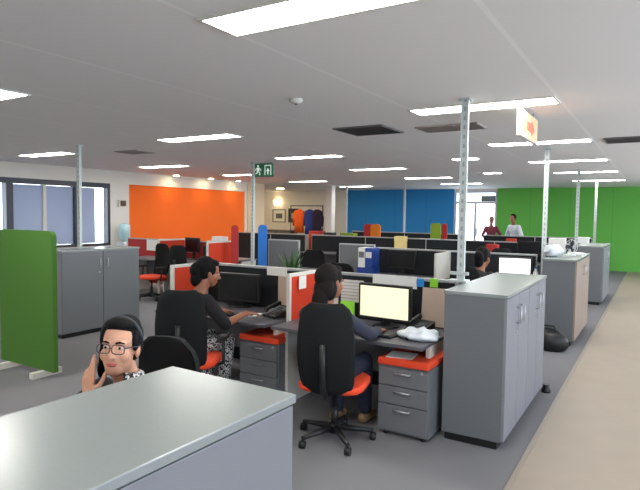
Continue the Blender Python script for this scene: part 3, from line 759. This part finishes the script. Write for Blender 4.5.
t = thing('wall_lamp', 'warm glowing wall lamp above the framed pictures', 'lamp', (-14.2, YB-.001, 2.1))
MB().box(-.08, .08, -.03, 0, -.08, .08).build('backplate', 'chrome', t)
MB().lathe((0, -.12, -.06), [(.1, 0), (.16, .2)], 20).build('shade', emit('lamp_shade_glow', (255, 226, 176), 3), t)
MB().tube([(0, -.02, 0), (0, -.12, 0)], .012, 8).build('arm', 'chrome', t)
def rail():
    t = thing('coat_rail', 'dark freestanding coat rail in front of the recess wall', 'coat rail', (-11.9, 18.5, 0)); m = MB()
    m.tube([(-.75, 0, .02), (-.75, 0, 2.0)], .02, 8); m.tube([(.75, 0, .02), (.75, 0, 2.0)], .02, 8); m.tube([(-.77, 0, 2.0), (.77, 0, 2.0)], .018, 8); m.build('frame', 'frame', t)
    for s in (-.75, .75): MB().box(s-.03, s+.03, -.25, .25, 0, .03).build('foot', 'frame', t)
rail()
def coat(lab, x, top, l, m_):
    t = thing('jacket', lab, 'jacket', (x, 18.5, top), 0, 'jackets on the coat rail'); ri = []
    for z, a, c in ((-.02, .06, .04), (-.08, .2, .08), (-.25, .22, .1), (-l*.7, .2, .1), (-l, .22, .11)):
        ri.append([(a*math.cos(2*PI*k/20), c*math.sin(2*PI*k/20)*(1+.15*math.sin(4*PI*k/20)), z) for k in range(20)])
    MB().loft(ri).build('coat_body', m_, t)
    for s in (-1, 1):
        MB().tube([(s*.17, 0, -.1), (s*.24, .01, -.35), (s*.25, -.02, -.68)], 0, 10, rads=[.06, .055, .045]).build('sleeve', m_, t)
    MB().tube([(0, 0, -.03), (0, 0, .05), (.02, 0, .085), (0, 0, .1)], .006, 6).build('hanger_hook', 'chrome', t)
coat('orange jacket hanging on the coat rail', -12.25, 1.88, .95, 'coato')
coat('blue jacket hanging in the middle of the coat rail', -11.75, 1.88, 1.0, 'coatb')
coat('dark purple jacket hanging at the right end of the coat rail', -11.4, 1.88, .95, 'coatd')
# sign over the glazed door
t = thing('door_sign', 'small grey sign hanging in the glazed doorway', 'sign', (-5.12, YB-.06, 2.2))
MB().box(-.24, .24, -.03, .03, 0, .2).build('sign_box', mat('grey_sign', (96, 98, 104), .6), t, bev=.004)
MB().box(-.21, .21, -.034, -.03, .03, .17).build('sign_face', mat('grey_sign_face', (120, 124, 128), .5), t)

# ------------------------------------------------------------------ people
def freeze(o, voxel, smooth):
    md = o.modifiers.new('r', 'REMESH'); md.mode = 'VOXEL'; md.voxel_size = voxel; md.use_smooth_shade = True
    if smooth: sm = o.modifiers.new('s', 'SMOOTH'); sm.factor = .5; sm.iterations = smooth
    dg = bpy.context.evaluated_depsgraph_get(); dg.update()
    me = bpy.data.meshes.new_from_object(o.evaluated_get(dg)); me.name = o.name
    o.modifiers.clear(); o.data = me; return o
def ik(s, w_, l1, l2, pole_):
    s, w_ = Vector(s), Vector(w_); d = w_-s; L_ = min(d.length, (l1+l2)*.999); u = d.normalized()
    a = (l1*l1-l2*l2+L_*L_)/(2*L_); h = math.sqrt(max(0, l1*l1-a*a)); p = Vector(pole_); p = (p-u*p.dot(u)).normalized()
    return s+u*a+p*h, s+u*L_
def hand(mb, wr, d, n, thumb, curl=.35, s=1.0, curls=None):
    """palm + five fingers; d along the hand, n out of the palm, thumb = side direction"""
    wr = Vector(wr); d = Vector(d).normalized(); n = Vector(n); n = (n-d*n.dot(d)).normalized(); t_ = Vector(thumb); t_ = (t_-d*t_.dot(d)-n*t_.dot(n)).normalized()
    mb.cone(wr-d*.01*s, .024*s, wr+d*.02*s, .024*s)
    for k, off in enumerate((.027, .009, -.009, -.026)):
        kn = wr+d*(.082-.004*abs(k-1))*s+t_*off*s
        mb.cone(wr+d*.02*s+t_*off*.6*s, .015*s, kn, .0115*s, 10)
        lens = [(.040, .024, .019), (.044, .028, .02), (.040, .026, .019), (.032, .019, .017)][k]
        c = curls[k] if curls else curl; a = c*.6; p = kn
        for j, l_ in enumerate(lens):
            dd = d*math.cos(a)+n*math.sin(a)+t_*off*(1.5 if j == 0 else .8); dd.normalize(); q = p+dd*l_*s
            mb.cone(p, (.0098-.0008*j)*s, q, (.009-.0009*j)*s, 8); p = q; a += c
    p = wr+d*.022*s+t_*.02*s
    for dv, l_, ra, rb in ((d*.6+t_*.75+n*.25, .042, .015, .012), (d*.85+t_*.4+n*.3, .032, .0115, .010), (d*.95+t_*.1+n*.35, .026, .010, .0085)):
        q = p+dv.normalized()*l_*s; mb.cone(p, ra*s, q, rb*s, 8); p = q
TOR = [(-.08, .13, .10), (-.02, .172, .125), (.06, .17, .122), (.14, .145, .105), (.24, .14, .1), (.34, .162, .112), (.42, .165, .098), (.47, .13, .078), (.505, .068, .058), (.56, .05, .052), (.60, .05, .052)]
def spine_pt(h, hip, lean, bend=0):
    a = lean+bend*max(0, h-.1); return Vector((0, hip[1]+math.sin(a)*h, hip[2]+math.cos(a)*h)), a
def torso(mb, hip, lean, infl=0, lo=-1, hi=9, bend=0, sx=1.0, n=24):
    rings = []
    for h, rx, ry in TOR:
        if h < lo or h > hi: continue
        c, a = spine_pt(h, hip, lean, bend); ax = Vector((0, math.cos(a), -math.sin(a)))
        rings.append([c+Vector((1, 0, 0))*(rx*sx+infl)*math.cos(2*PI*k/n)+ax*(ry+infl)*math.sin(2*PI*k/n) for k in range(n)])
    mb.loft(rings)
def person(lab, loc, rz, skin, top, legm, hairm, hairf, lean=.12, bend=.0, head_rot=(0, 0, 0), wrists=None, hands=None, poles=None,
           sleeve=1.0, seated=True, hip=(0, 0, .55), voxel=.005, extras=None, knee_y=.42, feet=None, shoes='black', scale=1.0, topname='shirt', neck_hi=.505, skirt=None):
    t = thing('person', lab, 'person', loc, rz); t.scale = (scale,)*3
    body = MB(); shirt = MB(); pants = MB(); coarse = voxel > .007
    torso(body, hip, lean, 0, bend=bend); torso(shirt, hip, lean, .014, -.09, neck_hi, bend)
    torso(pants, hip, lean, .012, -.09, .1, bend)
    c, a = spine_pt(.445, hip, lean, bend)
    for i, s in enumerate((-1, 1)):
        sh = c+Vector((s*.158, 0, 0)); wt = Vector(wrists[i]); el, wr = ik(sh, wt, .285, .25, poles[i] if poles else (s*.7, -.4, -.6))
        body.cone(sh, .052, el, .040); body.cone(el, .040, wr, .026)
        fa = (wr-el).normalized(); hd = hands[i] if hands else dict(d=fa, n=(0, 0, -1), thumb=(-s, 0, 0))
        if not coarse or True: hand(body, wr, hd.get('d', fa), hd['n'], hd['thumb'], hd.get('curl', .35), 1.0, hd.get('curls'))
        shirt.cone(sh, .066, el, .052)
        if sleeve > .5: shirt.cone(el, .052, el.lerp(wr, min(1, (sleeve-.5)*2)*.93), .038)
        hp = Vector((s*.088, hip[1], hip[2]-.01))
        kn = Vector((s*.12, hip[1]+knee_y, .53)) if seated else Vector((s*.095, hip[1]+.02, .5))
        an = Vector(feet[i]) if feet else (Vector((s*.12, hip[1]+knee_y-.05, .09)) if seated else Vector((s*.095, hip[1], .09)))
        body.cone(hp, .082, kn, .056); body.cone(kn, .056, an, .036); body.cone(an+Vector((0, -.03, -.055)), .03, an+Vector((0, .13, -.06)), .025)
        pants.cone(hp, .096, kn, .068); pants.cone(kn, .068, an+Vector((0, 0, .03)), .056)
        sm = MB(); sm.cone(an+Vector((0, -.035, -.045)), .042, an+Vector((0, .06, -.05)), .041); sm.cone(an+Vector((0, .06, -.05)), .041, an+Vector((0, .15, -.058)), .031)
        for v in sm.bm.verts: v.co.z = max(v.co.z, .0)
        sm.build('shoe', shoes, t)
    # head
    nb, na = spine_pt(.58, hip, lean, bend)
    HR = Matrix.Rotation(R(head_rot[2]), 3, 'Z') @ Matrix.Rotation(R(head_rot[0]), 3, 'X') @ Matrix.Rotation(R(head_rot[1]), 3, 'Y')
    hc = nb+Vector((0, .025, .055))+HR @ Vector((0, .015, .07))
    P = lambda x, y, z: hc+HR @ Vector((x, y, z))
    body.cone(spine_pt(.5, hip, lean, bend)[0], .055, P(0, -.02, -.05), .05)
    E = lambda mb, x, y, z, rx, ry, rz_, nu=20: mb.ell(P(x, y, z), (rx, ry, rz_), HR, nu, 14)
    E(body, 0, -.012, .03, .074, .094, .084); E(body, 0, .018, -.03, .062, .074, .088); E(body, 0, .046, -.078, .04, .042, .04)
    for s in (-1, 1):
        E(body, s*.036, .052, -.03, .028, .03, .03, 12); E(body, s*.075, -.008, -.012, .01, .02, .032, 12)
        E(body, s*.028, .07, .022, .026, .016, .012, 12)
    body.cone(P(0, .084, .008), .009, P(0, .105, -.03), .013, 10); E(body, .011, .092, -.034, .009, .01, .008, 10); E(body, -.011, .092, -.034, .009, .01, .008, 10)
    bo = body.build('body', skin, t); freeze(bo, voxel, 3)
    for s in (-1, 1):
        E_ = MB(); E(E_, s*.03, .0795, .006, .013, .009, .0058, 14); e = E_.build('eye', 'eye', t)
        I_ = MB(); E(I_, s*.03, .0872, .006, .0062, .003, .0056, 12); I_.build('iris', 'iris', e)
        B_ = MB(); B_.tube([P(s*.014, .093, .026), P(s*.03, .091, .031), P(s*.048, .08, .026)], 0, 8, rads=[.004, .0045, .002]); B_.build('eyebrow', hairm, t)
    Lp = MB(); E(Lp, 0, .083, -.062, .024, .011, .005); E(Lp, 0, .082, -.069, .02, .011, .006); Lp.build('lips', 'lips', t)
    so = shirt.build(topname, top, t); freeze(so, max(voxel, .007), 4)
    if legm: po = pants.build('trousers' if not skirt else 'skirt', legm, t); freeze(po, max(voxel, .008), 4)
    hm = MB(); hairf(hm, E, P); ho = hm.build('hair', hairm, t); freeze(ho, max(voxel, .005), 2)
    if extras: extras(t, E, P)
    return t
def hair_back(mb, E, P):          # pulled back, face clear
    E(mb, 0, -.03, .045, .083, .092, .086); E(mb, 0, -.05, 0, .08, .068, .085); E(mb, 0, .018, .096, .066, .052, .034)
    E(mb, .07, .005, .035, .015, .035, .05); E(mb, -.07, .005, .035, .015, .035, .05)
def hair_front_lady(mb, E, P):
    hair_back(mb, E, P); E(mb, 0, -.06, .085, .06, .06, .05)
    E(mb, .074, -.022, -.045, .022, .035, .085); E(mb, .078, -.03, -.1, .024, .035, .05)
def hair_bun(mb, E, P):
    hair_back(mb, E, P); E(mb, 0, -.12, .0, .065, .06, .07); E(mb, .0, -.1, -.07, .065, .055, .08); E(mb, 0, -.05, .05, .09, .09, .095)
def hair_long(mb, E, P):
    hair_back(mb, E, P); E(mb, 0, -.065, -.06, .098, .06, .11); E(mb, 0, -.05, .03, .095, .095, .1); E(mb, 0, -.09, -.15, .075, .05, .1); E(mb, -.05, -.02, -.05, .04, .06, .09); E(mb, .05, -.035, -.06, .04, .05, .09)
def hair_short(mb, E, P):
    hair_back(mb, E, P)
def glasses(t, E, P):
    g = MB()
    for s in (-1, 1):
        pts = [P(s*.031+.027*math.copysign(abs(math.cos(a))**.6, math.cos(a)), .104, .003+.019*math.copysign(abs(math.sin(a))**.6, math.sin(a))) for a in [2*PI*k/20 for k in range(21)]]
        g.tube(pts, .0022, 6); g.tube([P(s*.057, .103, .01), P(s*.074, .06, .01), P(s*.083, -.01, .008)], .0028, 6)
    g.tube([P(-.006, .105, .006), P(.006, .105, .006)], .002, 6); g.build('glasses', 'frame', t)
    h = MB(); h.tube([P(.09*math.cos(a), -.01+.03*math.sin(a), .03+.1*math.sin(a)) for a in [PI*k/14 for k in range(15)]], .007, 8); h.build('headband', 'frame', t)
    c = MB(); ang = [R(75+k*8.5) for k in range(21)]; prof = ((.074, -.105), (.088, -.112), (.125, -.165), (.112, -.168))
    vs = [[c.bm.verts.new(P(r_*math.cos(a)*1.08, -.035-r_*math.sin(a), z_)) for r_, z_ in prof] for a in ang]
    for a, b_ in zip(vs, vs[1:]):
        for q in range(4): c.bm.faces.new((a[q], a[(q+1) % 4], b_[(q+1) % 4], b_[q])).smooth = True
    c.bm.faces.new(vs[0]); c.bm.faces.new(vs[-1][::-1])
    c.build('patterned_collar', 'floral', t)
# woman with glasses, seated facing the camera (local +Y points to -Y of the room)
person('woman with glasses and headband raising a hand beside her chin', (-1.885, 1.69, 0), R(196), 'skin_l', 'tblack', 'denim', 'hair', hair_front_lady,
       lean=.30, bend=.25, head_rot=(6, -3, 14), wrists=[(-.1, .44, .91), (.085, .365, 1.06)],
       hands=[dict(n=(0, .3, -1), thumb=(1, 0, 0), curl=.3), dict(d=(.05, -.12, 1), n=(-.25, -1, 0), thumb=(-1, .3, 0), curls=(.06, .16, .5, .62))],
       poles=[(-.6, .2, -.8), (.8, .1, -.7)], sleeve=1.0, voxel=.0042, extras=glasses, hip=(0, 0, .605), scale=.92)
# woman in navy, seen from behind right
person('woman with long dark hair in navy cardigan typing at the cream monitor', (-2.085, 3.5, 0), R(0), 'skin_b', 'navy', 'denim', 'hairb', hair_long,
       lean=-.04, bend=.22, head_rot=(-14, -8, -22), wrists=[(-.03, .5, .775), (.22, .49, .775)],
       hands=[dict(d=(.3, 1, -.1), n=(0, -.1, -1), thumb=(1, 0, 0), curl=.3), dict(d=(-.2, 1, -.1), n=(0, -.1, -1), thumb=(-1, 0, 0), curl=.3)], sleeve=.95, shoes='shoe', knee_y=.44,
       feet=[(-.12, .42, .09), (.1, .5, .09)], hip=(0, 0, .49))
# woman in black, reaching to the phone
person('woman in black top and floral skirt reaching across her desk', (-3.53, 3.46, 0), R(-10), 'skin_b', 'tblack', 'floral', 'hair', hair_bun,
       lean=.26, bend=.4, head_rot=(-14, 0, -24), wrists=[(-.05, .46, .785), (.35, .44, .80)],
       hands=[dict(d=(.2, 1, -.1), n=(0, -.1, -1), thumb=(1, 0, 0), curl=.3), dict(d=(.35, 1, .0), n=(0, -.1, -1), thumb=(-1, 0, 0), curl=.4)], sleeve=.45, hip=(0, 0, .51), knee_y=.44, skirt=True)
# person in the second row
person('person with dark hair in black sitting before the blank white screen', (-1.98, 7.0, 0), R(-6), 'skin_b', 'tblack', 'denim', 'hair', hair_bun,
       lean=.3, bend=.45, head_rot=(-14, 0, -10), wrists=[(-.15, .52, .785), (.12, .52, .785)], voxel=.009, hip=(0, 0, .52))
# standing pair by the doorway
person('man with dark hair in pale shirt standing before the green wall', (-3.55, 16.9, 0), R(150), 'skin_b', 'shirtw', 'denim', 'hair', hair_short,
       lean=.12, bend=.12, head_rot=(0, 0, 10), wrists=[(-.2, .25, .98), (.22, .2, .95)], voxel=.009, seated=False, hip=(0, 0, .94))
person('grey-haired person in maroon standing in front of the bright doorway', (-4.6, 18.2, 0), R(200), 'skin_b', 'maroon', 'denim', 'hairg', hair_short,
       lean=.08, bend=.1, head_rot=(0, 0, 0), wrists=[(-.25, .2, .95), (.2, .32, 1.0)], voxel=.009, seated=False, hip=(0, 0, .92), scale=.96)
